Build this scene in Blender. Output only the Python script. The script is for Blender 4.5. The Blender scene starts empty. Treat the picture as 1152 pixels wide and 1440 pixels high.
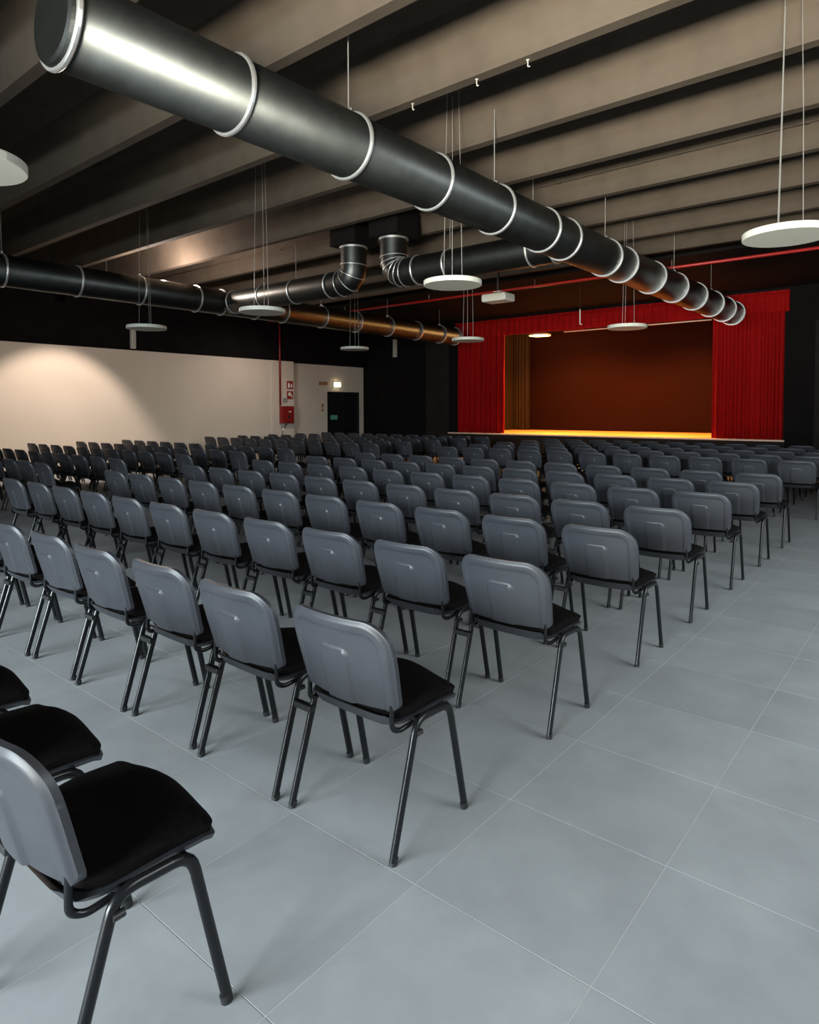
import bpy, bmesh, math, random
from mathutils import Vector, Matrix

random.seed(7)
scene = bpy.context.scene
C = scene.collection

# ---------------------------------------------------------------- camera
# world: x = along the chair rows (right), y = towards the stage, z = up, metres
PIX_W, PIX_H = 1152.0, 1440.0
FOC, CY = 928.6, 613.3
cam_d = bpy.data.cameras.new('camera')
cam = bpy.data.objects.new('camera', cam_d)
C.objects.link(cam)
scene.camera = cam
PITCH, YAW, ROLL = 0.03921, 0.68797, -0.00226
cam.matrix_world = (Matrix.Translation((1.3059, -1.6075, 1.5278))
                    @ Matrix.Rotation(YAW, 4, 'Z')
                    @ Matrix.Rotation(math.pi / 2 - PITCH, 4, 'X')
                    @ Matrix.Rotation(ROLL, 4, 'Z'))
cam_d.sensor_fit = 'VERTICAL'
cam_d.sensor_height = 24.0
cam_d.lens = FOC / PIX_H * 24.0
cam_d.shift_y = -(720.0 - CY) / PIX_H      # photo cropped off-centre
cam_d.clip_start = 0.05
cam_d.clip_end = 200

# ---------------------------------------------------------------- world, big lights, exposure
world = bpy.data.worlds.new('world')
scene.world = world
world.use_nodes = True
wb = world.node_tree.nodes['Background']
wb.inputs[0].default_value = (0.78, 0.88, 1.0, 1)
wb.inputs[1].default_value = 0.5

scene.view_settings.view_transform = 'Standard'
scene.view_settings.look = 'None'
scene.view_settings.exposure = 0.0
scene.view_settings.gamma = 1.0
scene.view_settings.use_curve_mapping = False
try:
    scene.cycles.use_denoising = True
    scene.cycles.max_bounces = 8
    scene.cycles.diffuse_bounces = 4
    scene.cycles.glossy_bounces = 4
    scene.cycles.transmission_bounces = 6
    scene.cycles.transparent_max_bounces = 8
    scene.cycles.sample_clamp_indirect = 6.0
    scene.cycles.caustics_reflective = False
    scene.cycles.caustics_refractive = False
except Exception:
    pass


def area_light(name, loc, target, sx, sy, power, col, spread=180):
    d = bpy.data.lights.new(name, 'AREA')
    d.shape = 'RECTANGLE'
    d.size, d.size_y = sx, sy
    d.energy = power
    d.color = col
    d.spread = math.radians(spread)
    o = bpy.data.objects.new(name, d)
    C.objects.link(o)
    o.location = loc
    o.rotation_euler = (Vector(target) - Vector(loc)).to_track_quat('-Z', 'Y').to_euler()
    return o


# area lights for daylight assumed to enter through unseen glazing at right and rear
DAY = (0.93, 0.975, 1.0)
area_light('daylight_right', (5.3, 4.4, 2.6), (0.4, 5.4, -0.6), 8.0, 2.0, 330, DAY, 130)
area_light('daylight_rear', (-1.3, -9.0, 2.9), (-1.3, 0.0, -0.6), 7.6, 2.6, 2250, DAY, 120)
# added warm area light, unseen, aimed up to brighten the nearest ceiling beams
area_light('paving_bounce', (3.4, -9.6, 0.06), (0.5, 1.6, 4.5), 3.4, 2.0, 800, (1.0, 0.88, 0.73), 46)


def spot(name, loc, target, power, col, angle, blend=0.6, size=0.05):
    d = bpy.data.lights.new(name, 'SPOT')
    d.energy = power
    d.color = col
    d.spot_size = math.radians(angle)
    d.spot_blend = blend
    d.shadow_soft_size = size
    o = bpy.data.objects.new(name, d)
    C.objects.link(o)
    o.location = loc
    o.rotation_euler = (Vector(target) - Vector(loc)).to_track_quat('-Z', 'Y').to_euler()
    return o


def point(name, loc, power, col, size=0.1):
    d = bpy.data.lights.new(name, 'POINT')
    d.energy = power
    d.color = col
    d.shadow_soft_size = size
    o = bpy.data.objects.new(name, d)
    C.objects.link(o)
    o.location = loc
    return o


# ---------------------------------------------------------------- materials
MATS = {}


def mat(name, col, rough=0.5, metal=0.0, emit=None, estr=0.0, noise=None, bump=None, alpha=None,
        trans=0.0, sheen=0.0, spec=0.5):
    """noise=(scale, amount, detail): albedo variation; bump=(scale, strength, distance)"""
    m = bpy.data.materials.new(name)
    m.use_nodes = True
    nt = m.node_tree
    b = nt.nodes['Principled BSDF']
    b.inputs['Base Color'].default_value = (*col, 1)
    b.inputs['Roughness'].default_value = rough
    b.inputs['Metallic'].default_value = metal
    b.inputs['Specular IOR Level'].default_value = spec
    if trans:
        b.inputs['Transmission Weight'].default_value = trans
    if sheen:
        b.inputs['Sheen Weight'].default_value = sheen
        b.inputs['Sheen Roughness'].default_value = 0.5
    if emit:
        b.inputs['Emission Color'].default_value = (*emit, 1)
        b.inputs['Emission Strength'].default_value = estr
    if noise or bump:
        tc = nt.nodes.new('ShaderNodeTexCoord')
    if noise:
        n = nt.nodes.new('ShaderNodeTexNoise')
        n.inputs['Scale'].default_value = noise[0]
        n.inputs['Detail'].default_value = noise[2] if len(noise) > 2 else 4
        nt.links.new(tc.outputs['Object'], n.inputs['Vector'])
        r = nt.nodes.new('ShaderNodeMapRange')
        r.inputs['From Min'].default_value = 0.3
        r.inputs['From Max'].default_value = 0.7
        r.inputs['To Min'].default_value = 1 - noise[1]
        r.inputs['To Max'].default_value = 1 + noise[1]
        nt.links.new(n.outputs['Fac'], r.inputs['Value'])
        mx = nt.nodes.new('ShaderNodeVectorMath')
        mx.operation = 'SCALE'
        mx.inputs[0].default_value = col
        nt.links.new(r.outputs[0], mx.inputs['Scale'])
        nt.links.new(mx.outputs[0], b.inputs['Base Color'])
    if bump:
        n2 = nt.nodes.new('ShaderNodeTexNoise')
        n2.inputs['Scale'].default_value = bump[0]
        n2.inputs['Detail'].default_value = 3
        nt.links.new(tc.outputs['Object'], n2.inputs['Vector'])
        bp = nt.nodes.new('ShaderNodeBump')
        bp.inputs['Strength'].default_value = bump[1]
        bp.inputs['Distance'].default_value = bump[2]
        nt.links.new(n2.outputs['Fac'], bp.inputs['Height'])
        nt.links.new(bp.outputs[0], b.inputs['Normal'])
    MATS[name] = m
    return m


def tile_material():
    m = bpy.data.materials.new('grey_porcelain')
    m.use_nodes = True
    nt = m.node_tree
    b = nt.nodes['Principled BSDF']
    geo = nt.nodes.new('ShaderNodeNewGeometry')
    n1 = nt.nodes.new('ShaderNodeTexNoise')
    n1.inputs['Scale'].default_value = 2.6
    n1.inputs['Detail'].default_value = 7
    n1.inputs['Roughness'].default_value = 0.62
    nt.links.new(geo.outputs['Position'], n1.inputs['Vector'])
    oi = nt.nodes.new('ShaderNodeObjectInfo')
    ramp = nt.nodes.new('ShaderNodeValToRGB')
    ramp.color_ramp.elements[0].position = 0.30
    ramp.color_ramp.elements[0].color = (0.285, 0.296, 0.306, 1)
    ramp.color_ramp.elements[1].position = 0.72
    ramp.color_ramp.elements[1].color = (0.365, 0.377, 0.386, 1)
    nt.links.new(n1.outputs['Fac'], ramp.inputs['Fac'])
    r = nt.nodes.new('ShaderNodeMapRange')
    r.inputs['To Min'].default_value = 0.955
    r.inputs['To Max'].default_value = 1.045
    nt.links.new(oi.outputs['Random'], r.inputs['Value'])
    mx = nt.nodes.new('ShaderNodeVectorMath')
    mx.operation = 'SCALE'
    nt.links.new(ramp.outputs['Color'], mx.inputs[0])
    nt.links.new(r.outputs[0], mx.inputs['Scale'])
    nt.links.new(mx.outputs[0], b.inputs['Base Color'])
    r2 = nt.nodes.new('ShaderNodeMapRange')
    r2.inputs['From Min'].default_value = 0.3
    r2.inputs['From Max'].default_value = 0.7
    r2.inputs['To Min'].default_value = 0.55
    r2.inputs['To Max'].default_value = 0.65
    nt.links.new(n1.outputs['Fac'], r2.inputs['Value'])
    nt.links.new(r2.outputs[0], b.inputs['Roughness'])
    b.inputs['Specular IOR Level'].default_value = 0.35
    MATS['tile'] = m


tile_material()
mat('grout', (0.46, 0.47, 0.47), 0.8)
mat('plastic', (0.036, 0.038, 0.045), 0.44, noise=(9, 0.10, 5), bump=(420, 0.25, 0.0006), spec=0.5)
mat('fabric', (0.0065, 0.0055, 0.0055), 0.95, noise=(60, 0.3, 3), bump=(900, 0.3, 0.0006), spec=0.08)
mat('tube', (0.006, 0.0065, 0.008), 0.27, spec=0.38)
mat('rubber', (0.012, 0.012, 0.013), 0.7)
mat('galv', (0.098, 0.102, 0.097), 0.41, metal=1.0, noise=(7, 0.12, 5))
mat('galv_ring', (0.82, 0.82, 0.80), 0.38, metal=0.85)
mat('ceiling_paint', (0.080, 0.063, 0.048), 0.9, spec=0.1, noise=(3.0, 0.12, 6), bump=(60, 0.25, 0.004))
mat('black_paint', (0.007, 0.006, 0.006), 0.9, spec=0.1, noise=(2.0, 0.2, 4))
mat('dark_panel', (0.016, 0.014, 0.013), 0.85, spec=0.15, noise=(3.0, 0.15, 4))
mat('plaster', (0.66, 0.59, 0.49), 0.9, noise=(1.2, 0.03, 5))
mat('white_metal', (0.66, 0.65, 0.57), 0.5)
mat('opal', (0.42, 0.42, 0.36), 0.6)
mat('opal_lit', (0.9, 0.8, 0.6), 0.6, emit=(1.0, 0.66, 0.28), estr=26.0)
mat('lamp_lit', (0.9, 0.85, 0.7), 0.6, emit=(1.0, 0.85, 0.5), estr=14.0)
mat('steel_wire', (0.30, 0.29, 0.27), 0.5, metal=0.5)
mat('velvet', (0.30, 0.004, 0.004), 0.85, noise=(14, 0.15, 3), spec=0.1)
mat('stage_wood', (0.86, 0.40, 0.10), 0.6, noise=(5, 0.18, 6))
mat('stage_cloth', (0.018, 0.0052, 0.0026), 0.95, spec=0.02, noise=(30, 0.25, 5))
mat('wing_cloth', (0.034, 0.021, 0.011), 0.95, spec=0.02, noise=(20, 0.12, 5))
mat('red_paint', (0.24, 0.011, 0.010), 0.4)
mat('pipe_red', (0.40, 0.016, 0.014), 0.4)
mat('sign_red', (0.30, 0.022, 0.015), 0.5)
mat('sign_white', (0.80, 0.76, 0.66), 0.5)
mat('sign_orange', (0.42, 0.14, 0.05), 0.5)
mat('sign_green', (0.12, 0.42, 0.28), 0.5)
mat('switch_beige', (0.40, 0.24, 0.10), 0.5)
mat('grey_plastic', (0.30, 0.30, 0.27), 0.5)
mat('door_black', (0.010, 0.010, 0.011), 0.4)
mat('black_metal', (0.02, 0.02, 0.02), 0.4)
mat('pale_edge', (0.75, 0.55, 0.45), 0.5)
mat('lens_glass', (0.02, 0.02, 0.03), 0.08)
mat('window_alu', (0.25, 0.25, 0.26), 0.4, metal=0.5)


def glass_mat():
    m = bpy.data.materials.new('glass')
    m.use_nodes = True
    nt = m.node_tree
    nt.nodes.clear()
    out = nt.nodes.new('ShaderNodeOutputMaterial')
    g = nt.nodes.new('ShaderNodeBsdfGlossy')
    g.inputs['Roughness'].default_value = 0.02
    t = nt.nodes.new('ShaderNodeBsdfTransparent')
    t.inputs[0].default_value = (0.93, 0.97, 0.98, 1)
    f = nt.nodes.new('ShaderNodeFresnel')
    f.inputs[0].default_value = 1.5
    mx = nt.nodes.new('ShaderNodeMixShader')
    nt.links.new(f.outputs[0], mx.inputs[0])
    nt.links.new(t.outputs[0], mx.inputs[1])
    nt.links.new(g.outputs[0], mx.inputs[2])
    nt.links.new(mx.outputs[0], out.inputs[0])
    MATS['glass'] = m


glass_mat()


# ---------------------------------------------------------------- mesh helpers
def M(name):
    return MATS[name]


def link(name, mesh, parent=None, loc=None, rot=None):
    o = bpy.data.objects.new(name, mesh)
    C.objects.link(o)
    if parent:
        o.parent = parent
    if loc:
        o.location = loc
    if rot:
        o.rotation_euler = rot
    return o


def obj(name, bm, material, parent=None, loc=None, smooth=False, rot=None):
    me = bpy.data.meshes.new(name)
    bmesh.ops.recalc_face_normals(bm, faces=bm.faces[:])
    bm.to_mesh(me)
    bm.free()
    if material:
        me.materials.append(M(material))
    if smooth:
        for p in me.polygons:
            p.use_smooth = True
    return link(name, me, parent, loc, rot)


def empty(name, loc=(0, 0, 0), rotz=0.0):
    o = bpy.data.objects.new(name, None)
    o.empty_display_size = 0.1
    C.objects.link(o)
    o.location = loc
    o.rotation_euler = (0, 0, rotz)
    return o


def tag(o, label=None, cat=None, group=None, kind=None):
    if label:
        o['label'] = label
    if cat:
        o['category'] = cat
    if group:
        o['group'] = group
    if kind:
        o['kind'] = kind
    return o


def box(bm, x0, x1, y0, y1, z0, z1, bevel=0.0):
    vs = [bm.verts.new(p) for p in
          [(x0, y0, z0), (x1, y0, z0), (x1, y1, z0), (x0, y1, z0), (x0, y0, z1), (x1, y0, z1), (x1, y1, z1), (x0, y1, z1)]]
    fs = [(0, 3, 2, 1), (4, 5, 6, 7), (0, 1, 5, 4), (1, 2, 6, 5), (2, 3, 7, 6), (3, 0, 4, 7)]
    faces = [bm.faces.new([vs[i] for i in f]) for f in fs]
    if bevel:
        es = list({e for f in faces for e in f.edges})
        bmesh.ops.bevel(bm, geom=es, offset=bevel, segments=2, affect='EDGES', profile=0.5)


def boxbm(*a, **k):
    bm = bmesh.new()
    box(bm, *a, **k)
    return bm


def tube(bm, pts, r, seg=10, r2=None, up=None, caps=True):
    """sweep an ellipse (r across, r2 along 'up') along pts"""
    pts = [Vector(p) for p in pts]
    n = len(pts)
    r2 = r2 or r
    rs = r if isinstance(r, (list, tuple)) else [r] * n
    rings = []
    prev = None
    for i, p in enumerate(pts):
        t = (pts[min(i + 1, n - 1)] - pts[max(i - 1, 0)]).normalized()
        if up is not None:
            a = Vector(up)
            s = t.cross(a)
            if s.length < 1e-6:
                s = t.cross(Vector((1, 0, 0)))
            s.normalize()
            nrm = s.cross(t).normalized()
        else:
            if prev is None:
                a = Vector((0, 0, 1)) if abs(t.z) < 0.9 else Vector((1, 0, 0))
                s = t.cross(a).normalized()
            else:
                s = (prev - t * prev.dot(t)).normalized()
            nrm = s.cross(t).normalized()
            prev = s
        k2 = r2 / (r if not isinstance(r, (list, tuple)) else r[0])
        ring = []
        for j in range(seg):
            a = 2 * math.pi * j / seg
            ring.append(bm.verts.new(p + s * (math.cos(a) * rs[i]) + nrm * (math.sin(a) * rs[i] * k2)))
        rings.append(ring)
    for i in range(n - 1):
        for j in range(seg):
            bm.faces.new((rings[i][j], rings[i][(j + 1) % seg], rings[i + 1][(j + 1) % seg], rings[i + 1][j]))
    if caps:
        bm.faces.new(rings[0][::-1])
        bm.faces.new(rings[-1])


def tubebm(*a, **k):
    bm = bmesh.new()
    tube(bm, *a, **k)
    return bm


def lathe(bm, prof, seg=32, axis='z', origin=(0, 0, 0)):
    """prof: list of (radius, height) ; revolve about the axis"""
    o = Vector(origin)
    rings = []
    for (r, h) in prof:
        ring = []
        for j in range(seg):
            a = 2 * math.pi * j / seg
            c, s = math.cos(a) * r, math.sin(a) * r
            v = {'z': (c, s, h), 'y': (c, h, s), 'x': (h, c, s)}[axis]
            ring.append(bm.verts.new(o + Vector(v)))
        rings.append(ring)
    for i in range(len(rings) - 1):
        for j in range(seg):
            bm.faces.new((rings[i][j], rings[i][(j + 1) % seg], rings[i + 1][(j + 1) % seg], rings[i + 1][j]))
    if prof[0][0] > 1e-6:
        bm.faces.new(rings[0][::-1])
    if prof[-1][0] > 1e-6:
        bm.faces.new(rings[-1])


def lathebm(*a, **k):
    bm = bmesh.new()
    lathe(bm, *a, **k)
    bmesh.ops.remove_doubles(bm, verts=bm.verts[:], dist=1e-6)
    return bm


def bend(pts, r=0.05, n=5):
    """round the inner corners of a polyline"""
    pts = [Vector(p) for p in pts]
    out = [pts[0]]
    for i in range(1, len(pts) - 1):
        a, b, c = pts[i - 1], pts[i], pts[i + 1]
        da, dc = (a - b), (c - b)
        k = min(r, da.length * 0.49, dc.length * 0.49)
        p0, p1 = b + da.normalized() * k, b + dc.normalized() * k
        for j in range(n + 1):
            t = j / n
            out.append(p0 * (1 - t) ** 2 + b * 2 * t * (1 - t) + p1 * t * t)
    out.append(pts[-1])
    return out


def smoothstep(a, b, x):
    t = min(1, max(0, (x - a) / (b - a)))
    return t * t * (3 - 2 * t)


def struct(name, bm, material, parent=None, label=None):
    o = obj(name, bm, material, parent)
    if parent is None:
        o['kind'] = 'structure'
    return o


# ---------------------------------------------------------------- room shell
XL, XR = -15.5, 4.6          # left wall, right wall
YB, YF = -7.4, 16.4          # rear wall, stage front wall
ZB, ZC = 4.45, 5.05          # beam undersides, slab
T = 0.6                      # floor tile

# floor: grout bed with single tiles on it
flo = struct('floor', boxbm(XL - .3, XR + .3, YB - .3, YF + 5, -0.12, -0.0010), 'grout')
tile_bm = boxbm(0, T - .004, 0, T - .004, -0.0035, 0.0)
for e in list(tile_bm.edges):
    pass
tile_me = bpy.data.meshes.new('floor_tile')
tile_bm.to_mesh(tile_me)
tile_bm.free()
tile_me.materials.append(M('tile'))

cam_fw = cam.matrix_world.to_3x3() @ Vector((0, 0, -1))
cam_rt = cam.matrix_world.to_3x3() @ Vector((1, 0, 0))
cam_up = cam.matrix_world.to_3x3() @ Vector((0, 1, 0))


def project(p):
    d = Vector(p) - cam.matrix_world.translation
    z = d.dot(cam_fw)
    if z < 0.05:
        return None
    return (576 + FOC * d.dot(cam_rt) / z, CY - FOC * d.dot(cam_up) / z, z)


near, rest = [], []
for i in range(-26, 10):
    for j in range(-13, 28):
        x0, y0 = i * T, j * T
        if x0 < XL or x0 + T > XR or y0 + T > YF + 0.2 or y0 < YB:
            rest.append((x0, y0)) if (x0 + T > XL and x0 < XR and y0 < YF and y0 + T > YB) else None
            continue
        q = project((x0 + .3, y0 + .3, 0))
        if q and -60 < q[0] < 1212 and q[1] < 1560:
            near.append((q[2], x0, y0))
        else:
            rest.append((x0, y0))
near.sort()
for k, (d, x0, y0) in enumerate(near):
    if k < 290:
        link('tile', tile_me, flo, (x0 + .002, y0 + .002, 0))
    else:
        rest.append((x0, y0))
bm = bmesh.new()
for (x0, y0) in rest:
    box(bm, max(x0 + .002, XL), min(x0 + T - .002, XR), max(y0 + .002, YB), min(y0 + T - .002, YF), -0.004, 0)
o = obj('tile_field', bm, 'tile', flo)
o['kind'] = 'stuff'

# slab and precast ribs of the ceiling
ceil = struct('ceiling', boxbm(XL - .3, XR + .3, YB - .3, YF + .25, ZC, ZC + .2), 'ceiling_paint')
struct('ceiling_stage', boxbm(XL - .3, XR + .3, YF + .25, YF + 5, ZC, ZC + .2), 'black_paint')
YS = 11.55                   # flat black soffit from here to the stage
ZS = 4.455
struct('ceiling_soffit', boxbm(XL, XR, YS, YF, ZS, ZS + .05), 'black_paint')
BEAM_PITCH, BEAM_Y0 = 1.262, 0.90


def beam_bm(x0, x1):
    bm = bmesh.new()
    prof = [(-0.42, ZC + .01), (-0.30, ZC - 0.08), (-0.135, ZB + 0.05), (-0.11, ZB), (0.0, ZB), (0.02, ZB + 0.05), (0.16, ZC - .08), (0.28, ZC + .01)]
    a = [bm.verts.new((x0, y, z)) for y, z in prof]
    b = [bm.verts.new((x1, y, z)) for y, z in prof]
    n = len(prof)
    for i in range(n):
        bm.faces.new((a[i], a[(i + 1) % n], b[(i + 1) % n], b[i]))
    bm.faces.new(a[::-1])
    bm.faces.new(b)
    return bm


bme = None
for k in range(-6, 13):
    y = BEAM_Y0 + BEAM_PITCH * k
    if y > YS - 0.3:
        break
    if bme is None:
        o = obj('ceiling_beam', beam_bm(XL, XR), 'ceiling_paint', ceil, (0, y, 0))
        bme = o.data
    else:
        link('ceiling_beam', bme, ceil, (0, y, 0))

# left wall: pale plaster band below, black paint above, pier and door recess
PIER0, PIER1, REC = 11.9, 12.81, 0.22
ZW = 3.13
bm = bmesh.new()
box(bm, XL - .3, XL, YB - .3, PIER0, 0, ZW)
wl = struct('wall_left', bm, 'plaster')
obj('pier', boxbm(XL - .3, XL + .03, PIER0, PIER1, 0, ZW), 'plaster', wl)
bm = bmesh.new()
DY0, DY1, DZ = 14.55, 16.15, 2.19
box(bm, XL - .5, XL - REC, PIER1, DY0, 0, ZW - .02)
box(bm, XL - .5, XL - REC, DY1, YF, 0, ZW - .02)
box(bm, XL - .5, XL - REC, DY0, DY1, DZ, ZW - .02)
obj('recess_wall', bm, 'plaster', wl)
struct('wall_left_upper', boxbm(XL - .55, XL - .02, YB - .3, YF, ZW + .004, ZC), 'black_paint')

# stage wall: proscenium opening between the curtains, black either side
SX0, SX1, SZ = -11.44, -1.84, 0.79
wf = struct('wall_front_left', boxbm(XL - .5, SX0, YF, YF + .25, 0, ZC), 'black_paint')
wf2 = struct('wall_front_right', boxbm(SX1, XR + .3, YF, YF + .25, 0, ZC), 'black_paint')
struct('wall_front_lintel', boxbm(SX0, SX1, YF, YF + .25, 4.35, ZC), 'black_paint')
obj('dark_panel', boxbm(-12.73, SX0 - .32, YF - .03, YF, 0, 3.95), 'dark_panel', wf)
obj('grey_panel', boxbm(-1.2, 1.2, YF - .04, YF, 0, 3.6), 'dark_panel', wf2)

# right wall with assumed glazed doors and rear wall with assumed windows for daylight
def window_wall(name, axis, pos, lo, hi, openings, thick=.25, out=1):
    bm = bmesh.new()

    def b(a0, a1, z0, z1):
        if a1 - a0 < 1e-3 or z1 - z0 < 1e-3:
            return
        if axis == 'x':
            box(bm, min(pos, pos + out * thick), max(pos, pos + out * thick), a0, a1, z0, z1)
        else:
            box(bm, a0, a1, min(pos, pos + out * thick), max(pos, pos + out * thick), z0, z1)
    cur = lo
    for (a0, a1, z0, z1) in openings:
        b(cur, a0, 0, ZC)
        b(a0, a1, 0, z0)
        b(a0, a1, z1, ZC)
        cur = a1
    b(cur, hi, 0, ZC)
    return struct(name, bm, 'plaster')


def assumed_window(n, axis, pos, a0, a1, z0, z1, npan):
    root = empty('window_%d' % n)
    root['kind'] = 'structure'
    fw = .06
    bm = bmesh.new()

    def b(bm, p0, p1, q0, q1, t0, t1):
        if axis == 'x':
            box(bm, pos + t0, pos + t1, p0, p1, q0, q1)
        else:
            box(bm, p0, p1, pos + t0, pos + t1, q0, q1)
    b(bm, a0, a1, z0, z0 + fw, -.03, .03)
    b(bm, a0, a1, z1 - fw, z1, -.03, .03)
    st = (a1 - a0) / npan
    for i in range(npan + 1):
        c = a0 + i * st
        b(bm, max(a0, c - fw / 2), min(a1, c + fw / 2), z0 + fw, z1 - fw, -.03, .03)
    obj('window_frame', bm, 'window_alu', root)
    for i in range(npan):
        bm = bmesh.new()
        b(bm, a0 + i * st + fw / 2, a0 + (i + 1) * st - fw / 2, z0 + fw, z1 - fw, -.004, .004)
        obj('pane', bm, 'glass', root)


window_wall('wall_right', 'x', XR, YB - .3, YF + .3, [(-4.2, 8.4, .05, 3.0)], out=1)
assumed_window(1, 'x', XR + .12, -4.2, 8.4, .05, 3.0, 10)
window_wall('wall_rear', 'y', YB, XL - .3, XR + .3, [(-4.9, 4.4, .05, 3.0)], out=-1)
assumed_window(2, 'y', YB - .12, -4.9, 4.4, .05, 3.0, 8)


# ---------------------------------------------------------------- stage
st = empty('stage', (0, 0, 0))
tag(st, 'raised stage with orange-lit wooden floor between red curtains', 'stage')
SB = 20.4
obj('front_face', boxbm(SX0 - .3, SX1 + .05, YF - .10, YF - .002, 0, SZ - .04), 'dark_panel', st)
bm = bmesh.new()
obj('stage_edge', boxbm(SX0 - .3, SX1 + .05, YF - .12, YF - .002, SZ - .04, SZ - .002, bevel=.004), 'pale_edge', st)
nb = 30
bw = (SB - YF - .02) / 24
bb = boxbm(SX0 + .01, SX1 - .01, 0, bw - .004, SZ - .03, SZ, bevel=.002)
first = None
for k in range(24):
    if first is None:
        o = obj('floorboard', bb, 'stage_wood', st, (0, YF + .004 + k * bw, 0))
        first = o.data
    else:
        link('floorboard', first, st, (0, YF + .004 + k * bw, 0))
obj('stage_bed', boxbm(SX0 + .01, SX1 - .01, YF, SB - .02, 0, SZ - .032), 'black_paint', st)

struct('wall_stage_back', boxbm(SX0 - 1.4, SX1 + 1.4, SB, SB + .2, 0, ZC), 'stage_cloth')
struct('wall_stage_left', boxbm(SX0 - .2, SX0, YF + .25, SB, 0, ZC), 'wing_cloth')
struct('wall_stage_right', boxbm(SX1, SX1 + .2, YF + .25, SB, 0, ZC), 'stage_cloth')
def pleated(x0, x1, z0, z1, amp, n, seg=12, thick=.03, hem=.0, seed=1):
    rnd = random.Random(seed)
    bm = bmesh.new()
    cols = n * seg
    ph = [rnd.uniform(-.25, .25) for _ in range(n + 2)]
    am = [rnd.uniform(.7, 1.25) for _ in range(n + 2)]
    zs = [z0, z0 + .04, z0 + (z1 - z0) * .3, z0 + (z1 - z0) * .6, z1 - .12, z1]
    front, back = [], []
    for i in range(cols + 1):
        u = i / cols
        k = int(u * n)
        f = u * n - k
        a = am[k] * (1 - f) + am[k + 1] * f
        p = ph[k] * (1 - f) + ph[k + 1] * f
        yy = amp * a * math.sin((u * n + p) * 2 * math.pi)
        cf, cb = [], []
        for q, z in enumerate(zs):
            g = 1.0 if q < 4 else (.7 if q == 4 else .55)
            sway = .012 * math.sin(u * 17 + z * 2.0)
            x = x0 + (x1 - x0) * u
            cf.append(bm.verts.new((x, yy * g + sway * .5 - thick / 2, z + (hem * math.sin(u * 40) if q == 0 else 0))))
            cb.append(bm.verts.new((x, yy * g + sway * .5 + thick / 2, z + (hem * math.sin(u * 40) if q == 0 else 0))))
        front.append(cf)
        back.append(cb)
    for i in range(cols):
        for q in range(len(zs) - 1):
            bm.faces.new((front[i][q], front[i + 1][q], front[i + 1][q + 1], front[i][q + 1]))
            bm.faces.new((back[i + 1][q], back[i][q], back[i][q + 1], back[i + 1][q + 1]))
        bm.faces.new((front[i + 1][0], front[i][0], back[i][0], back[i + 1][0]))
        bm.faces.new((front[i][-1], front[i + 1][-1], back[i + 1][-1], back[i][-1]))
    for cfb, fl in ((0, False), (cols, True)):
        for q in range(len(zs) - 1):
            f = (front[cfb][q], front[cfb][q + 1], back[cfb][q + 1], back[cfb][q])
            bm.faces.new(f if not fl else f[::-1])
    return bm


# backdrop cloth hanging from the grid and a wing flat at the left
wg = obj('wing_drape', pleated(-11.40, -10.75, SZ + .003, ZC - .02, .02, 5, seed=13), 'wing_cloth', None, (0, SB - .35, 0), smooth=True)
tag(wg, 'narrow ochre pleated drape hanging at the back corner of the stage', 'drape')
o = obj('stage_curtain', pleated(SX0, -9.66, SZ + .003, 4.0, .055, 9, seed=3), 'velvet', None, (0, YF + .10, 0), smooth=True)
tag(o, 'red velvet curtain gathered at the side next to the door wall', 'curtain', 'stage curtains')
o = obj('stage_curtain', pleated(-3.49, SX1, SZ + .003, 4.0, .055, 9, seed=5), 'velvet', None, (0, YF + .10, 0), smooth=True)
tag(o, 'red velvet curtain hanging below the stepped end of the valance', 'curtain', 'stage curtains')
va = empty('stage_valance', (0, YF - .06, 0))
tag(va, 'long pleated red velvet valance across the top of the stage', 'valance')
obj('drape', pleated(SX0 - .02, SX1 + .1, 3.86, 4.36, .030, 46, seg=8, seed=9, hem=.006), 'velvet', va, smooth=True)
obj('heading', boxbm(SX0 - .02, SX1 + .1, -.02, .02, 4.33, 4.38, bevel=.006), 'velvet', va)
lb = empty('lighting_bar', (0, YF + .22, 3.85))  # bar made up as the bright line where stage light catches the hem
obj('tube', tubebm([(-7.7, 0, 0), (-3.55, 0, 0)], .018, 10), 'pale_edge', lb, smooth=True)
for xx in (-7.4, -5.6, -3.8):
    obj('hanger', tubebm([(xx, 0, 0), (xx, 0, .50)], .008, 8), 'black_metal', lb)
tag(lb, 'thin pale bar running under the hem of the red valance', 'bar')

# orange house lamp in view over the stage, and an added unseen spotlight pair
def disc_lamp(name, x, y, z, r, lit, label, group, ztop, cables=True):
    root = empty(name, (x, y, z))
    tag(root, label, 'lamp', group)
    obj('rim', lathebm([(r - .022, -.004), (r - .004, -.004), (r, 0), (r, .044), (r - .006, .05), (0.0, .05)], 48), 'white_metal', root, smooth=False)
    obj('diffuser', lathebm([(0.0, -.001), (r - .021, -.001), (r - .021, .012), (0, .012)], 48), 'opal_lit' if lit else 'opal', root)
    if cables:
        h = ztop - z
        for k in range(3):
            a = 2 * math.pi * k / 3 + .15
            cx, cy = .115 * math.cos(a), .115 * math.sin(a)
            obj('cable', tubebm([(cx, cy, .05), (cx * .85 + .004, cy * .85 - .003, h * .45), (cx * .6, cy * .6, h)], .003, 6), 'steel_wire', root)
        obj('canopy', lathebm([(0, h - .03), (.10, h - .03), (.10, h), (0, h)], 20), 'black_metal', root)
    return root


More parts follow.
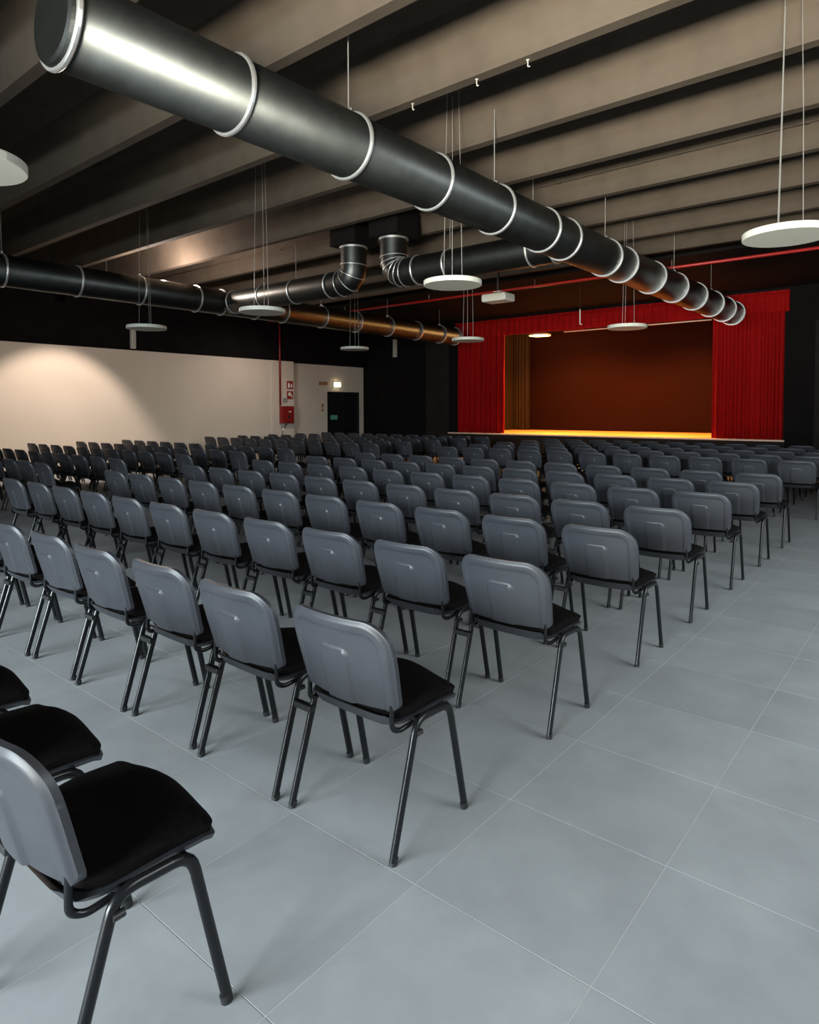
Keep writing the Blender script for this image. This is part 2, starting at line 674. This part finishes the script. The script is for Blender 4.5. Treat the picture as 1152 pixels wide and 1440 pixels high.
PEND = []
ords = {0.3: 'over the open side aisle', -2.7: 'under the long duct', -5.73: 'beside the cross duct elbows', -8.55: 'over the far seats'}
pend = [(-2.76, -.37, 'round pale pendant lamp beside the capped end of the long duct'),
        (.31, 4.07, 'round pale pendant lamp hanging over the open side aisle'),
        (-2.72, 4.0, 'round pale pendant lamp hanging below the cross duct beside the long duct'),
        (-5.75, 3.93, 'round pale pendant lamp hanging in front of the pipe bend with vertical outlet'),
        (-8.54, 3.85, 'round pale pendant lamp hanging under the far duct before the white wall'),
        (-8.55, 8.55, 'round pale pendant lamp hanging before the black wall over the exit door'),
        (-5.71, 8.65, 'round pale pendant lamp hanging before the left red curtain'),
        (-2.71, 8.72, 'round pale pendant lamp hanging before the middle of the stage valance')]
for (x, y, l) in pend:
    x, y = 1.306 + 1.06 * (x - 1.306), -1.607 + 1.06 * (y + 1.607)
    disc_lamp('pendant_lamp', x, y, 2.896, .318, False, l, 'round pendant lamps', ZC - .01)
o = disc_lamp('stage_lamp', -9.3, 18.1, 3.98, .36, True, 'lit round amber lamp on the stage ceiling', None, ZC, cables=False)
tag(o, None, None, None)
obj('stem', tubebm([(0, 0, .05), (0, 0, ZC - 3.985)], .02, 8), 'black_metal', o)
point('stage_glow', (-9.3, 18.1, 3.86), 260, (1.0, .50, .15), .25)
for xx, l in ((-8.3, 'nearer the lit amber lamp'), (-4.9, 'nearer the right curtain')):
    r = empty('stage_spotlight', (xx, YF + .75, 4.42))  # unseen spotlight added to throw amber light on the stage floor
    tag(r, 'black stage spotlight hidden behind the valance, ' + l, 'lamp', 'stage spotlights')
    obj('lamp_head', lathebm([(.10, -.10), (.11, -.10), (.11, .10), (.05, .16), (0, .16)], 20), 'black_metal', r)
    obj('yoke', boxbm(-.015, .015, -.015, .015, .16, ZC - 4.425), 'black_metal', r)
    spot('stage_beam', (xx, YF + .75, 4.31), (xx, YF + 1.75, .8), 2300, (1.0, .43, .13), 130, .5, .1)


# ---------------------------------------------------------------- ventilation ducts
DR = 0.25


def ring_bm(r, axis='y', w=.016, h=.020):
    return lathebm([(r - .004, -w), (r + h * .75, -w), (r + h, -w * .5), (r + h, w * .5), (r + h * .75, w), (r - .004, w)], 40, axis)


def rod(parent, x, y, z0, z1):
    obj('hanger_rod', tubebm([(x, y, z0), (x, y, z1)], .005, 6), 'steel_wire', parent)


def duct_run(name, label, x, z, ys, ye, rings, rods, r=DR):
    root = empty(name, (x, ys, z))
    tag(root, label, 'duct', 'round metal ducts')
    obj('pipe', lathebm([(r, 0), (r, ye - ys)], 48, 'y'), 'galv', root, smooth=False)
    for p in root.children[0].data.polygons:
        p.use_smooth = len(p.vertices) == 4
    rme = None
    for yr in rings:
        if rme is None:
            o = obj('ring_flange', ring_bm(r), 'galv_ring', root, (0, yr - ys, 0), smooth=False)
            rme = o.data
        else:
            link('ring_flange', rme, root, (0, yr - ys, 0))
    for yr in rods:
        rod(root, 0, yr - ys, r + .01, (ZC if yr < YS else ZS) - z)
        obj('rod_clamp', boxbm(-.03, .03, yr - ys - .012, yr - ys + .012, r + .005, r + .05, bevel=.004), 'galv_ring', root)
    return root


XA, ZD = -2.52, 3.665
ringsA = [0.035, 1.15, 2.28, 3.37, 4.48, 5.52, 6.08, 7.38, 7.98, 9.2, 10.35, 11.5, 12.65, 13.6, 14.35]
dA = duct_run('ventilation_duct', 'long galvanised duct with capped end and a ribbed side branch', XA, ZD, 0.02, 14.38, ringsA, [2.28, 4.48, 7.38, 10.35, 12.65])
obj('end_cap', lathebm([(0, -.03), (DR - .035, -.03), (DR - .01, -.02), (DR, 0.0), (DR, .05), (0, .05)], 48, 'y'), 'galv', dA)
XB, ZD2 = -10.3, 3.74
ringsB = [-1.0, .1, 1.25, 2.42, 3.57, 4.7, 5.86, 6.44, 7.29, 8.05, 9.23, 10.39, 11.6, 12.8, 13.9, 14.65]
dB = duct_run('ventilation_duct', 'far galvanised duct along the white wall side with an elbowed branch', XB, ZD2, -3.0, 14.68, ringsB, [2.42, 4.7, 7.29, 9.23, 11.6, 13.9])


def elbow_pts(p0, corner, p1, r, n=8):
    return bend([p0, corner, p1], r, n)


def cross_duct(main, xj, xe, y, z, rings, ribs):
    """branch bolted to a main duct: from xj horizontally to xe, then up into a plenum; a part of that duct"""
    r = .22
    pts = bend([(xj - xe, 0, 0), (0, 0, 0), (0, 0, 4.30 - z)], .30, 7)
    root = obj('branch_pipe', tubebm(pts, r, 40, caps=False), 'galv', main, Vector((xe, y, z)) - main.location, smooth=True)
    rme = None
    for xr in rings:
        bm = ring_bm(r, 'x', .012, .016)
        if rme is None:
            q = obj('ring_flange', bm, 'galv_ring', root, (xr - xe, 0, 0))
            rme = q.data
        else:
            bm.free()
            link('ring_flange', rme, root, (xr - xe, 0, 0))
    obj('collar', lathebm([(r - .005, -.015), (r + .022, -.015), (r + .022, .015), (r - .005, .015)], 40, 'z'), 'galv_ring', root, (0, 0, 4.275 - z))
    obj('plenum_box', boxbm(-.30, .30, -.27, .27, 4.30 - z, ZC - z - .002, bevel=.01), 'black_paint', root)  # black box added to give the dark above the collar
    # segment seams of the bend
    for t in ribs:
        k = t * (len(pts) - 3) + 1
        i = int(k)
        f = k - i
        p = pts[i] * (1 - f) + pts[i + 1] * f
        tv = (pts[i + 1] - pts[i]).normalized()
        q = obj('bend_seam', ring_bm(r, 'z', .007, .012), 'galv_ring', root)
        q.location = p
        q.rotation_euler = Vector((0, 0, 1)).rotation_difference(tv).to_euler()
    return root


YX = 6.55
c1 = cross_duct(dB, XB + .2, -6.62, YX, 3.72, [-9.95, -9.0, -8.1, -7.15], [0.02, .34, .66, .98])
c2 = cross_duct(dA, XA - .2, -5.72, YX, 3.72, [-5.2, -4.6, -3.2, -2.85], [.02, .2, .4, .6, .8, .98])
for root, xe_, xs in ((c1, -6.62, (-8.1,)), (c2, -5.72, (-4.6, -3.2))):
    for xr in xs:
        rod(root, xr - xe_, 0, .24, ZC - 3.72)


# ---------------------------------------------------------------- chairs
def outline_cols(w, r_top, ztop, zbot, r_bot, nx, taper=0.0):
    pass


def back_surface():
    """plastic outer shell (rear) and padded front, as two meshes, local chair coordinates"""
    w, zt, zb, rt, rb = .245, .815, .492, .10, .03
    nx, nz = 72, 48

    def lim(x):
        ax = abs(x)
        t, b = zt, zb
        if ax > w - rt:
            q = ax - (w - rt)
            t = zt - (rt - math.sqrt(max(0, rt * rt - q * q)))
        b = zb - .012 * (1 - (ax / w) ** 2) * 0 + .0
        if ax > w - rb:
            q = ax - (w - rb)
            b = zb + (rb - math.sqrt(max(0, rb * rb - q * q)))
        return t, b

    def yc(x, z):      # rear surface: leaning back, wrapping forward at the sides
        lean = .018 - (z - zb) * .26
        return lean + .042 * (x / w) ** 2 - .012 * math.cos((z - zb) / (zt - zb) * math.pi / 2) * 0

    def taper(x, z):   # narrower towards the bottom
        k = 1 - .055 * smoothstep(zb + .2, zb, z)
        return x * k
    xs = [-w + 2 * w * i / nx for i in range(nx + 1)]
    # denser columns near the edges
    xs = [w * math.sin(math.pi / 2 * (2 * i / nx - 1)) * .35 + .65 * w * (2 * i / nx - 1) for i in range(nx + 1)]

    def dist_edge(x, z):
        ax = abs(x)
        # signed distance to rounded top outline (bottom open)
        qx, qz = ax - (w - rt), z - (zt - rt)
        if qx > 0 and qz > 0:
            return rt - math.hypot(qx, qz)
        return min(w - ax, zt - z)

    def rear_off(x, z):
        d = dist_edge(x, z)
        o = 0.0
        # rolled rim, then recessed field
        o += .012 * (1 - smoothstep(0, .018, d))            # edge curls forward
        o += .006 * smoothstep(.042, .049, d)               # recessed inner field
        # centre handle boss, open at the bottom
        bw, bt = .068, .695
        if abs(x) < bw + .01 and z < bt + .01:
            qx, qz = abs(x) - (bw - .022), z - (bt - .022)
            dd = (.022 - math.hypot(max(qx, 0), max(qz, 0))) if (qx > 0 and qz > 0) else min(bw - abs(x), bt - z)
            o -= .011 * smoothstep(-.001, .0045, dd)
        return o
    rear, front = [], []
    bm = bmesh.new()
    for x in xs:
        t, b = lim(x)
        cr, cf = [], []
        for k in range(nz + 1):
            z = b + (t - b) * k / nz
            X = taper(x, z)
            y = yc(x, z)
            cr.append(bm.verts.new((X, y + rear_off(x, z), z)))
            d = max(0, min(dist_edge(x, z), z - zb))
            cf.append(bm.verts.new((X, y + .030, z)))
        rear.append(cr)
        front.append(cf)
    for i in range(nx):
        for k in range(nz):
            bm.faces.new((rear[i][k], rear[i + 1][k], rear[i + 1][k + 1], rear[i][k + 1]))
    for i in range(nx):
        for k in range(nz):
            bm.faces.new((front[i + 1][k], front[i][k], front[i][k + 1], front[i + 1][k + 1]))
    for i in range(nx):
        bm.faces.new((rear[i + 1][0], rear[i][0], front[i][0], front[i + 1][0]))
        bm.faces.new((rear[i][nz], rear[i + 1][nz], front[i + 1][nz], front[i][nz]))
    for k in range(nz):
        bm.faces.new((rear[0][k], rear[0][k + 1], front[0][k + 1], front[0][k]))
        bm.faces.new((rear[nx][k + 1], rear[nx][k], front[nx][k], front[nx][k + 1]))
    shell = bm
    # fabric pad on the sitter's side
    bm = bmesh.new()
    n2x, n2z = 20, 14
    s = .96
    rows_f, rows_b = [], []
    for i in range(n2x + 1):
        x = w * s * (2 * i / n2x - 1)
        t, b = lim(x / s * .999)
        t = zt - (zt - t) - .008
        cf, cb = [], []
        for k in range(n2z + 1):
            z = b + .006 + (t - b - .006) * k / n2z
            y = yc(x, z)
            e = min(1, min(i, n2x - i) / 3.0) * min(1, min(k, n2z - k) / 2.0)
            cf.append(bm.verts.new((taper(x, z), y + .030 + .018 * math.sqrt(max(0, e)), z)))
            cb.append(bm.verts.new((taper(x, z), y + .027, z)))
        rows_f.append(cf)
        rows_b.append(cb)
    for i in range(n2x):
        for k in range(n2z):
            bm.faces.new((rows_f[i + 1][k], rows_f[i][k], rows_f[i][k + 1], rows_f[i + 1][k + 1]))
            bm.faces.new((rows_b[i][k], rows_b[i + 1][k], rows_b[i + 1][k + 1], rows_b[i][k + 1]))
        bm.faces.new((rows_f[i][0], rows_f[i + 1][0], rows_b[i + 1][0], rows_b[i][0]))
        bm.faces.new((rows_b[i][n2z], rows_b[i + 1][n2z], rows_f[i + 1][n2z], rows_f[i][n2z]))
    for k in range(n2z):
        bm.faces.new((rows_b[0][k], rows_b[0][k + 1], rows_f[0][k + 1], rows_f[0][k]))
        bm.faces.new((rows_f[n2x][k], rows_f[n2x][k + 1], rows_b[n2x][k + 1], rows_b[n2x][k]))
    return shell, bm


def seat_surfaces():
    y0, y1 = .035, .426
    wf, wr = .238, .215
    rc = .055
    nx, ny = 28, 24

    def half(y):
        t = (y - y0) / (y1 - y0)
        return wr + (wf - wr) * smoothstep(0, .6, t)

    def ylim(u):       # rounded plan corners, u in -1..1
        ax = abs(u)
        rr = .30
        q = max(0, ax - (1 - rr)) / rr
        k = 1 - math.sqrt(max(0, 1 - q * q))
        return y0 + .07 * k, y1 - .035 * k

    def ztop(u, y):
        t = (y - y0) / (y1 - y0)
        z = .470 + .012 * smoothstep(.25, .7, t)
        z += (.036 * math.cos(math.pi / 2 * min(1, abs(u))) ** 2 - .008) * smoothstep(.45, .9, t)   # crest of the front
        z -= .006 * (1 - u * u) * smoothstep(.7, .1, t)         # hollow towards the back
        z -= .018 * smoothstep(.88, 1.0, t)                     # waterfall front
        return z

    def build(off_top, off_bot, inset):
        bm = bmesh.new()
        top, bot = [], []
        for i in range(nx + 1):
            u = math.sin(math.pi / 2 * (2 * i / nx - 1)) * .4 + .6 * (2 * i / nx - 1)
            a, b = ylim(u)
            a += inset + (.016 if off_top > 0 else 0)
            b -= inset
            ct, cb = [], []
            for k in range(ny + 1):
                y = a + (b - a) * k / ny
                x = u * (half(y) - inset)
                e = min(1, min(i, nx - i) / 3.0) * min(1, min(k, ny - k) / 2.5)
                z = ztop(u, y)
                if off_top > 0:
                    zz = z + off_top * (.35 + .65 * math.sqrt(max(0, e)))
                else:
                    zz = z + off_top + .027 * smoothstep(.030, .012, y - y0) * (1 if k < 3 else 0)
                ct.append(bm.verts.new((x, y, zz)))
                cb.append(bm.verts.new((x * (1 if off_bot > -.02 else .95), y + (0 if off_bot > -.02 else .03 * smoothstep(.12, 0, (y - y0))), z + off_bot)))
            top.append(ct)
            bot.append(cb)
        for i in range(nx):
            for k in range(ny):
                bm.faces.new((top[i][k], top[i + 1][k], top[i + 1][k + 1], top[i][k + 1]))
                bm.faces.new((bot[i + 1][k], bot[i][k], bot[i][k + 1], bot[i + 1][k + 1]))
            bm.faces.new((bot[i][0], bot[i + 1][0], top[i + 1][0], top[i][0]))
            bm.faces.new((top[i][ny], top[i + 1][ny], bot[i + 1][ny], bot[i][ny]))
        for k in range(ny):
            bm.faces.new((top[0][k], top[0][k + 1], bot[0][k + 1], bot[0][k]))
            bm.faces.new((bot[nx][k], bot[nx][k + 1], top[nx][k + 1], top[nx][k]))
        return bm
    return build(.018, -.024, .004), build(-.022, -.040, .0)


def frame_path(s):
    x = .257
    return bend([(s * x, 0, .012), (s * (x - .004), .135, .449), (s * (x - .004), .325, .442), (s * x, .42, .012)], .05, 5)


def make_chair():
    ch = {}
    shell, pad = back_surface()
    seat, sshell = seat_surfaces()
    parts = []

    def P(name, bm, m, smooth=True, under=None):
        me = bpy.data.meshes.new(name)
        bmesh.ops.recalc_face_normals(bm, faces=bm.faces[:])
        bm.to_mesh(me)
        bm.free()
        me.materials.append(M(m))
        if smooth:
            for p in me.polygons:
                p.use_smooth = True
            try:
                me.set_sharp_from_angle(angle=math.radians(50))
            except Exception:
                pass
        parts.append((name, me, under))
        return len(parts) - 1
    i_back = P('backrest', shell, 'plastic')
    P('back_pad', pad, 'fabric', under=i_back)
    i_seat = P('seat', seat, 'fabric')
    P('seat_shell', sshell, 'plastic', under=i_seat)
    for s in (1, -1):
        path = frame_path(s)
        mid = len(path) // 2
        # rear leg, side rail, front leg share the tube; split at the middle of the rail
        i_r = P('leg', tubebm(path[:mid + 1], .0155, 10, r2=.0115, up=(1, 0, 0)), 'tube')
        i_f = P('leg', tubebm(path[mid:], .0155, 10, r2=.0115, up=(1, 0, 0)), 'tube')
        # bent bracket carrying the back
        P('back_bracket', tubebm(bend([(s * .228, .19, .432), (s * .214, .085, .414), (s * .209, .052, .432), (s * .206, .056, .565)], .04, 5), .010, 8, r2=.008, up=(1, 0, 0)), 'tube')
        for y in (.0, .42):
            P('foot_cap', tubebm([(s * .257, y, 0), (s * .2568, y + (.008 if y == 0 else -.006), .026)], .0168, 10, r2=.0128, up=(1, 0, 0)), 'rubber', under=i_r if y == 0 else i_f)
    P('crossbar', tubebm([(-.25, .155, .437), (.25, .155, .437)], .011, 8), 'tube')
    P('crossbar', tubebm([(-.25, .315, .432), (.25, .315, .432)], .011, 8), 'tube')
    P('pivot_bolt', tubebm([(.262, .122, .405), (.262, .150, .405)], .010, 8), 'black_metal')
    link_part = None
    P('linking_bar', boxbm(-.334, -.240, .078, .106, .345, .371, bevel=.004), 'black_metal', False)
    return parts


PARTS = make_chair()
NUM = ['zeroth', 'first', 'second', 'third', 'fourth', 'fifth', 'sixth', 'seventh', 'eighth', 'ninth', 'tenth', 'eleventh', 'twelfth',
       'thirteenth', 'fourteenth', 'fifteenth', 'sixteenth', 'seventeenth', 'eighteenth', 'nineteenth', 'twentieth',
       'twenty-first', 'twenty-second', 'twenty-third', 'twenty-fourth', 'twenty-fifth']
ROWS = [-1.045, .022, 1.127, 2.231, 3.271, 4.40, 5.463, 6.562, 8.93, 10.03, 11.13, 12.23, 13.33]
X0, DX = -.3665, .603
COLS = [(X0 - DX * c, 'right', c) for c in range(11)] + [(-8.46 - DX * c, 'left', c) for c in range(11)]
NR = len(ROWS)
rnd = random.Random(4)
n_ch = 0
for ri, y in enumerate(ROWS):
    rown = NR - ri
    rowname = 'front row before the stage' if rown == 1 else ('rearmost row of all' if ri == 0 else NUM[rown] + ' row from stage')
    for (x, blk, c) in COLS:
        q = project((x, y + .2, .65))
        if q is None or q[0] < -90 or q[0] > 1240:
            continue
        loc = (x + rnd.uniform(-.002, .002), y + rnd.uniform(-.010, .010), 0)
        root = empty('stacking_chair', loc, rnd.uniform(-.004, .004))
        aisle = 'from the open side aisle' if blk == 'right' else 'past the middle aisle'
        tag(root, 'black padded stacking chair, %s %s, %s' % (NUM[c + 1], aisle, rowname), 'chair', 'rows of stacking chairs')
        px = .49 * FOC / q[2]
        made = {}
        for pi, (n, me, under) in enumerate(PARTS):
            if n == 'linking_bar' and c == 10:
                continue
            if px < 34 and n in ('pivot_bolt', 'foot_cap'):
                continue
            o = bpy.data.objects.new(n, me)
            C.objects.link(o)
            o.parent = root if under is None else made[under]
            made[pi] = o
        n_ch += 1
print('chairs', n_ch)


# ---------------------------------------------------------------- wall fittings
XW = XL + .03
# fire hose cabinet, pipe, signs on the pier
o = obj('riser_pipe', tubebm([(XW + .04, 12.2, 1.70), (XW + .04, 12.2, ZC)], .03, 12), 'red_paint', None, smooth=True)
tag(o, 'vertical red fire main running down the white pier', 'pipe')
fc = empty('fire_hose_cabinet', (XW, 12.44, 1.11))
tag(fc, 'red fire hose cabinet mounted on the white pier', 'cabinet')
obj('body', boxbm(0, .14, -.25, .25, 0, .56, bevel=.008), 'red_paint', fc)
obj('door', boxbm(.14, .155, -.23, .23, .02, .54, bevel=.004), 'red_paint', fc)
obj('handle', boxbm(.155, .18, .02, .10, .36, .40, bevel=.004), 'sign_white', fc)
obj('hose_symbol', lathebm([(.03, .155), (.055, .155), (.055, .158), (.03, .158)], 20, 'x', (0, .03, .22)), 'black_metal', fc)


def fire_sign(y, z, kind, label):
    r = empty('fire_sign', (XW, y, z))
    tag(r, label, 'sign')
    obj('plate', boxbm(0, .008, -.13, .13, -.13, .13, bevel=.003), 'sign_red', r)
    if kind == 'extinguisher':
        obj('symbol', lathebm([(0, -.09), (.035, -.09), (.035, .03), (.012, .055), (.012, .08), (0, .08)], 14, 'z', (.012, -.05, 0)), 'sign_white', r)
        obj('flame', lathebm([(0, -.09), (.03, -.06), (.022, 0), (0, .06)], 10, 'z', (.010, .06, 0)), 'sign_white', r)
    else:
        obj('symbol', lathebm([(.028, .008), (.065, .008), (.065, .014), (.028, .014)], 20, 'x', (0, -.02, .03)), 'sign_white', r)
        obj('hose', tubebm(bend([(.012, .04, .03), (.012, .09, -.02), (.012, .05, -.09)], .03, 4), .012, 8), 'sign_white', r)


fire_sign(12.64, 2.36, 'extinguisher', 'upper red fire sign with white extinguisher symbol on the pier')
fire_sign(12.64, 2.03, 'hose', 'lower red fire sign with white hose symbol on the pier')
o = obj('call_point', boxbm(XW, XW + .04, 12.33, 12.50, 1.80, 1.93, bevel=.006), 'grey_plastic')
tag(o, 'small grey plate on the pier above the fire cabinet', 'plate')

XD = XL - REC
dr = empty('door_1', (XD, (DY0 + DY1) / 2, 0))
dr['kind'] = 'structure'
hw = (DY1 - DY0) / 2
obj('door_frame', (lambda b: (box(b, -.10, .01, -hw, -hw + .05, 0, DZ), box(b, -.10, .01, hw - .05, hw, 0, DZ), box(b, -.10, .01, -hw, hw, DZ - .05, DZ), b)[-1])(bmesh.new()), 'door_black', dr)
for s in (-1, 1):
    l = obj('door_leaf', boxbm(-.08, -.03, min(s * .004, s * (hw - .05)), max(s * .004, s * (hw - .05)), .01, DZ - .05, bevel=.004), 'door_black', dr)
    obj('push_bar', tubebm([(-.0, s * .08, 1.0), (-.0, s * (hw - .1), 1.0)], .015, 8), 'black_metal', l)
obj('exit_label', boxbm(-.03, -.022, -.62, -.28, 1.20, 1.36), 'sign_green', dr)
es = empty('exit_sign', (XD, 14.35, 2.47))
tag(es, 'small orange-brown exit sign above the black door corner', 'sign')
obj('plate', boxbm(0, .02, -.2, .2, -.055, .055, bevel=.004), 'sign_orange', es)
obj('panel', boxbm(.02, .024, -.17, .17, -.032, .032), 'switch_beige', es)
el = empty('emergency_light', (XD, 15.0, 2.44))
tag(el, 'glowing emergency light fixed above the black double door', 'lamp')
obj('housing', boxbm(0, .04, -.17, .17, -.09, .09, bevel=.01), 'white_metal', el)
obj('lens', boxbm(.04, .07, -.15, .15, -.075, .075, bevel=.012), 'lamp_lit', el)
for z, h in ((1.70, .06), (1.54, .05)):
    o = obj('wall_switch', boxbm(XD, XD + .02, 14.25, 14.36, z - h, z + h, bevel=.004), 'switch_beige')
    tag(o, ('upper' if z > 1.6 else 'lower') + ' small brown switch plate beside the black door', 'switch')

# column loudspeakers
for (loc, rz, l) in (((XL - .02 + .0, 7.28, 3.17), 0, 'white column loudspeaker on the black wall above the white panel'),
                     ((-14.08, YF - .0, 3.42), -math.pi / 2, 'white column loudspeaker on the black wall beside the stage')):
    r = empty('column_speaker', loc, rz)
    tag(r, l, 'speaker', 'white column loudspeakers')
    obj('cabinet', boxbm(.03, .15, -.055, .055, 0, .62, bevel=.008), 'white_metal', r)
    obj('grille', boxbm(.15, .156, -.045, .045, .02, .60, bevel=.003), 'opal', r)
    obj('wall_mount', boxbm(0, .03, -.03, .03, .25, .37), 'black_metal', r)

# sprinkler main along the ceiling
sp = empty('sprinkler_pipe', (0, 0, 0))
tag(sp, 'long thin red sprinkler pipe crossing below the ceiling beams', 'pipe')
SPY, SPZ = 11.72, 4.30
obj('pipe', tubebm([(XL + .1, SPY, SPZ), (XR - .1, SPY, SPZ)], .03, 10), 'pipe_red', sp, smooth=True)
for x in (-12, -9, -6, -3, 0, 3):
    obj('clip', tubebm([(x, SPY, SPZ), (x, SPY, ZS - .004)], .006, 6), 'steel_wire', sp)

# ceiling projector
pj = empty('projector', (-5.55, 9.45, 3.62))
tag(pj, 'white ceiling projector hanging in front of the stage valance', 'projector')
obj('body', boxbm(-.27, .27, -.19, .19, 0, .15, bevel=.03), 'white_metal', pj)
obj('lens', lathebm([(0, .17), (.05, .17), (.055, .22), (.045, .22), (.04, .20), (0, .20)], 20, 'y', (.12, 0, .075)), 'lens_glass', pj)
obj('mount_plate', boxbm(-.08, .08, -.05, .05, .19, .205), 'white_metal', pj)
obj('mount_stem', tubebm([(0, 0, .15), (0, 0, .20)], .025, 10), 'white_metal', pj)
obj('ceiling_pole', tubebm([(0, 0, .20), (0, 0, ZC - 3.62)], .025, 10), 'black_metal', pj)

# hanging white drop rod before the valance
hr = empty('drop_rod', (-5.32, 12.6, 3.48))
tag(hr, 'short white rod hanging before the red valance', 'rod')
obj('rod', tubebm([(0, 0, .05), (0, 0, .34)], .014, 8), 'white_metal', hr)
obj('hook', tubebm(bend([(0, 0, .06), (0, 0, 0), (.05, 0, .0)], .03, 4), .012, 8), 'white_metal', hr)
obj('suspension_wire', tubebm([(0, 0, .34), (0, 0, ZS - 3.48)], .004, 6), 'black_metal', hr)

# microphone on a stand by the pier
mc = empty('microphone_stand', (-14.75, 11.72, 0))
tag(mc, 'black microphone on a slim stand before the white pier', 'microphone')
obj('base', lathebm([(0, 0), (.14, 0), (.14, .012), (.02, .025), (0, .025)], 24), 'black_metal', mc)
obj('pole', tubebm([(0, 0, .02), (0, 0, .92)], .011, 8), 'black_metal', mc)
obj('clip', tubebm([(0, 0, .90), (0.0, .06, .98)], .016, 8), 'sign_white', mc)
obj('microphone', lathebm([(0, 0), (.014, 0), (.02, .12), (.034, .15), (.036, .19), (.02, .225), (0, .23)], 16), 'black_metal', mc, (0, .05, .96), smooth=True, rot=(-.6, 0, 0))


# ---------------------------------------------------------------- added lamps over the far seats
WARM = (1.0, .82, .71)
for (yy, pw, l) in ((5.4, 640, 'dark ceiling spotlight washing the white wall behind the far duct'),
                    (10.6, 190, 'dark ceiling spotlight near the fire main and the white pier')):
    wl_ = empty('ceiling_spotlight', (-13.0, yy, 4.25))  # unseen spotlight added to make the glow on the white wall
    tag(wl_, l, 'lamp', 'spotlights along the white wall')
    obj('bracket', boxbm(-.02, .02, -.02, .02, .12, ZC - 4.25 - .001), 'black_metal', wl_)
    obj('lamp_head', lathebm([(.05, -.10), (.055, -.10), (.06, .0), (.06, .10), (.03, .13), (0, .13)], 20, 'z'), 'black_metal', wl_)
    spot('wall_wash', (-13.0, yy, 4.12), (-15.5, yy - .1, .1), pw, WARM, 76 if yy < 8 else 125, .45 if yy < 8 else 1.0, .06)
fl_ = empty('duct_uplight', (-10.5, 5.3, 3.96))  # unseen uplight added to brighten the beams and the duct top
tag(fl_, 'small uplight lying on top of the far duct', 'lamp')
obj('housing', boxbm(-.06, .06, -.08, .08, 0, .04, bevel=.006), 'black_metal', fl_)
obj('lens', boxbm(-.05, .05, -.07, .07, .04, .05), 'lamp_lit', fl_)
point('uplight_glow', (-10.5, 5.3, 4.10), 220, WARM, .03)

# small hooks left in the beam undersides, a conduit along one beam
for (xx, k, l) in ((-1.5, 2, 'nearest the open side aisle'), (-2.01, 2, 'midway along its beam'), (-2.74, 2, 'beside the long duct')):
    yy = BEAM_Y0 + BEAM_PITCH * k - .05
    h = empty('ceiling_hook', (xx, yy, ZB))
    tag(h, 'tiny pale hook under a ceiling beam, ' + l, 'hook', 'ceiling hooks')
    obj('plate', boxbm(-.012, .012, -.010, .010, -.006, 0), 'opal', h)
    obj('shank', tubebm(bend([(0, 0, -.004), (0, 0, -.06), (.02, 0, -.06)], .012, 3), .005, 6), 'opal', h)

cd_ = empty('conduit', (0, 6.93, 4.70))
tag(cd_, 'thin dark cable conduit running along one ceiling beam', 'conduit')
obj('tube', tubebm([(XL + .2, 0, 0), (XR - .2, 0, 0)], .012, 8), 'ceiling_paint', cd_, smooth=True)
for xx in (-9, -6, -3, 0, 3):
    obj('saddle', boxbm(xx - .015, xx + .015, -.014, .03, -.016, .016), 'ceiling_paint', cd_)
